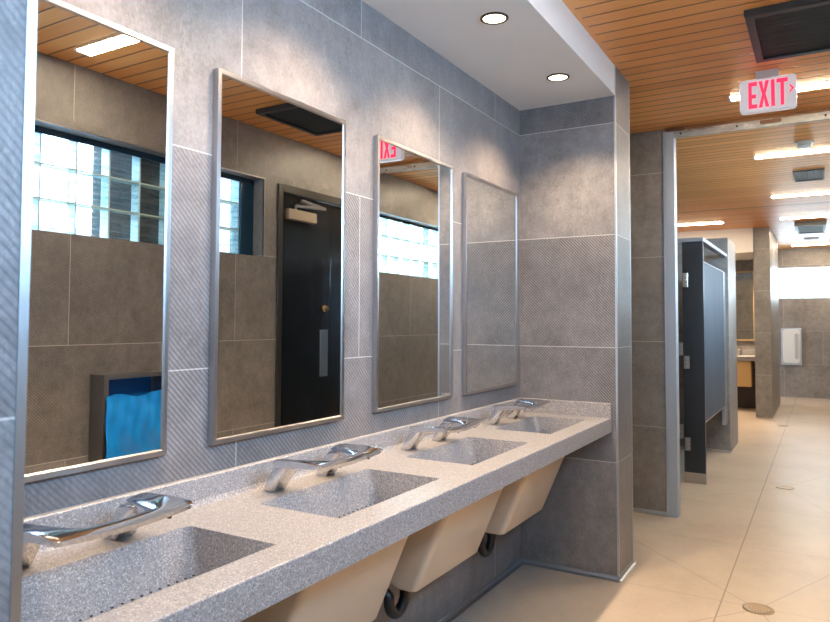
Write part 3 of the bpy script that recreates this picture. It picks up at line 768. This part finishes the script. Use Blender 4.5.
# ------------------------------------------------------------------ waste bin with blue liner (seen in the nearest mirror)
wbn = thing('waste_bin', 'wall-mounted steel waste bin with a blue liner, reflected in the nearest mirror', 'waste bin', (W, -1.1, 0.59))
x0, x1, y0, y1 = W-0.115, W, -1.32, -0.90
bm = nb()
box(bm, x0, x1, y0, y0+0.012, 0.575, 1.045); box(bm, x0, x1, y1-0.012, y1, 0.575, 1.045)
box(bm, x0, x1, y0+0.012, y1-0.012, 1.02, 1.045); box(bm, x1-0.008, x1, y0+0.012, y1-0.012, 0.575, 1.02); box(bm, x0, x1-0.008, y0+0.012, y1-0.012, 0.575, 0.59)
box(bm, x0, x0+0.010, y0+0.012, y0+0.032, 0.59, 1.02); box(bm, x0, x0+0.010, y1-0.032, y1-0.012, 0.59, 1.02)
obj('bin_body', bm, steel('dull_steel', (0.32, 0.31, 0.31), 0.35), wbn)
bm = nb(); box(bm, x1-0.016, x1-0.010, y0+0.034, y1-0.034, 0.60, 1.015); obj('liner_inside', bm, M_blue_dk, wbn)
bm = nb(); nx, nz = 44, 16; grid = []
for i in range(nx+1):
    rowv = []
    for j in range(nz+1):
        u = i/nx; v = j/nz
        y = y0-0.004+0.02 + (y1-y0-0.032)*u
        z = 0.592 + 0.335*v + 0.012*math.sin(u*9)*v
        bulge = 0.020*math.sin(PI*min(1, v*1.1))*math.sin(PI*u)**0.4 if 0 < u < 1 else 0
        x = x0-0.006-bulge - 0.005*math.sin(u*34+math.sin(v*5)*2)*(0.3+0.7*v) - 0.006*math.sin(u*13+v*9)
        rowv.append(bm.verts.new((x, y, z)))
    grid.append(rowv)
for i in range(nx):
    for j in range(nz): bm.faces.new([grid[i][j], grid[i+1][j], grid[i+1][j+1], grid[i][j+1]])
top = [g_[-1] for g_ in grid]
back = [bm.verts.new((x0+0.03, v.co.y, v.co.z-0.05)) for v in top]
for i in range(nx): bm.faces.new([top[i], top[i+1], back[i+1], back[i]])
obj('liner_bag', bm, M_blue, wbn, True)

# ------------------------------------------------------------------ light
def area(name, loc, rot, sx, sy, power, col):
    l = bpy.data.lights.new(name, 'AREA'); l.shape = 'RECTANGLE'; l.size = sx; l.size_y = sy; l.energy = power; l.color = col
    o = bpy.data.objects.new(name, l); COL.objects.link(o); o.location = loc; o.rotation_euler = rot; return o
COOL = (0.43, 0.66, 1.0)
area('daylight_window_near', (2.58, -2.5, 2.42), (0, PI/2-0.30, 0), 1.0, 5.2, 430, COOL)
area('daylight_window_far', (2.58, 3.06, 2.42), (0, PI/2-0.30, 0), 1.0, 3.4, 380, (0.62, 0.80, 1.0))
area('cool_fill_back', (1.1, -6.1, 1.8), (PI/2, 0, 0), 1.6, 1.5, 80, COOL)  # added cool fill, shining in through the unseen back window
area('daylight_window_end', (1.35, 11.3, 2.1), (-PI/2, 0, 0), 1.6, 1.0, 65, (0.8, 0.9, 1.0))
for xx, y, zz in [(0.371, y_, ZS) for y_ in DLY] + [(0.25, 8.05, 2.36)]:
    l = bpy.data.lights.new('downlight_lamp', 'SPOT'); l.energy = 54 if y < 1 else 120; l.color = (1.0, 0.75, 0.50); l.spot_size = 2.1; l.spot_blend = 0.7; l.shadow_soft_size = 0.04
    o = bpy.data.objects.new('downlight_lamp', l); COL.objects.link(o); o.location = (xx, y, zz-0.02)
w = bpy.data.worlds.new('sky'); S.world = w; w.use_nodes = True
bg = w.node_tree.nodes['Background']; bg.inputs[0].default_value = (0.75, 0.87, 1.0, 1); bg.inputs[1].default_value = 2.2

# ------------------------------------------------------------------ camera
yaw, pitch, roll, f = 0.5329, 0.0422, 0.0044, 697.2
fw0 = Vector((-math.sin(yaw), math.cos(yaw), 0)); rt0 = Vector((math.cos(yaw), math.sin(yaw), 0))
fw = fw0*math.cos(pitch) + Vector((0, 0, math.sin(pitch))); up = Vector((0, 0, math.cos(pitch))) - fw0*math.sin(pitch)
rt = rt0*math.cos(roll) + up*math.sin(roll); up2 = up*math.cos(roll) - rt0*math.sin(roll)
cam = bpy.data.cameras.new('camera'); co = bpy.data.objects.new('camera', cam); COL.objects.link(co)
m4 = Matrix((rt, up2, -fw)).transposed().to_4x4(); m4.translation = Vector((1.4826, -3.7146, 1.3393)); co.matrix_world = m4
cam.sensor_width = 36; cam.lens = 36*f/830; cam.shift_x = 2.4126/830; cam.shift_y = -18.49/830; cam.clip_start = 0.02
cam.dof.use_dof = True; cam.dof.focus_distance = 2.9; cam.dof.aperture_fstop = 7.0
S.camera = co
S.view_settings.view_transform = 'Standard'; S.view_settings.look = 'None'
S.view_settings.exposure = 0.5
S.cycles.max_bounces = 10; S.cycles.transparent_max_bounces = 12; S.cycles.caustics_reflective = False; S.cycles.caustics_refractive = False
S.cycles.sample_clamp_indirect = 4.0
try: S.cycles.use_denoising = True
except Exception: pass
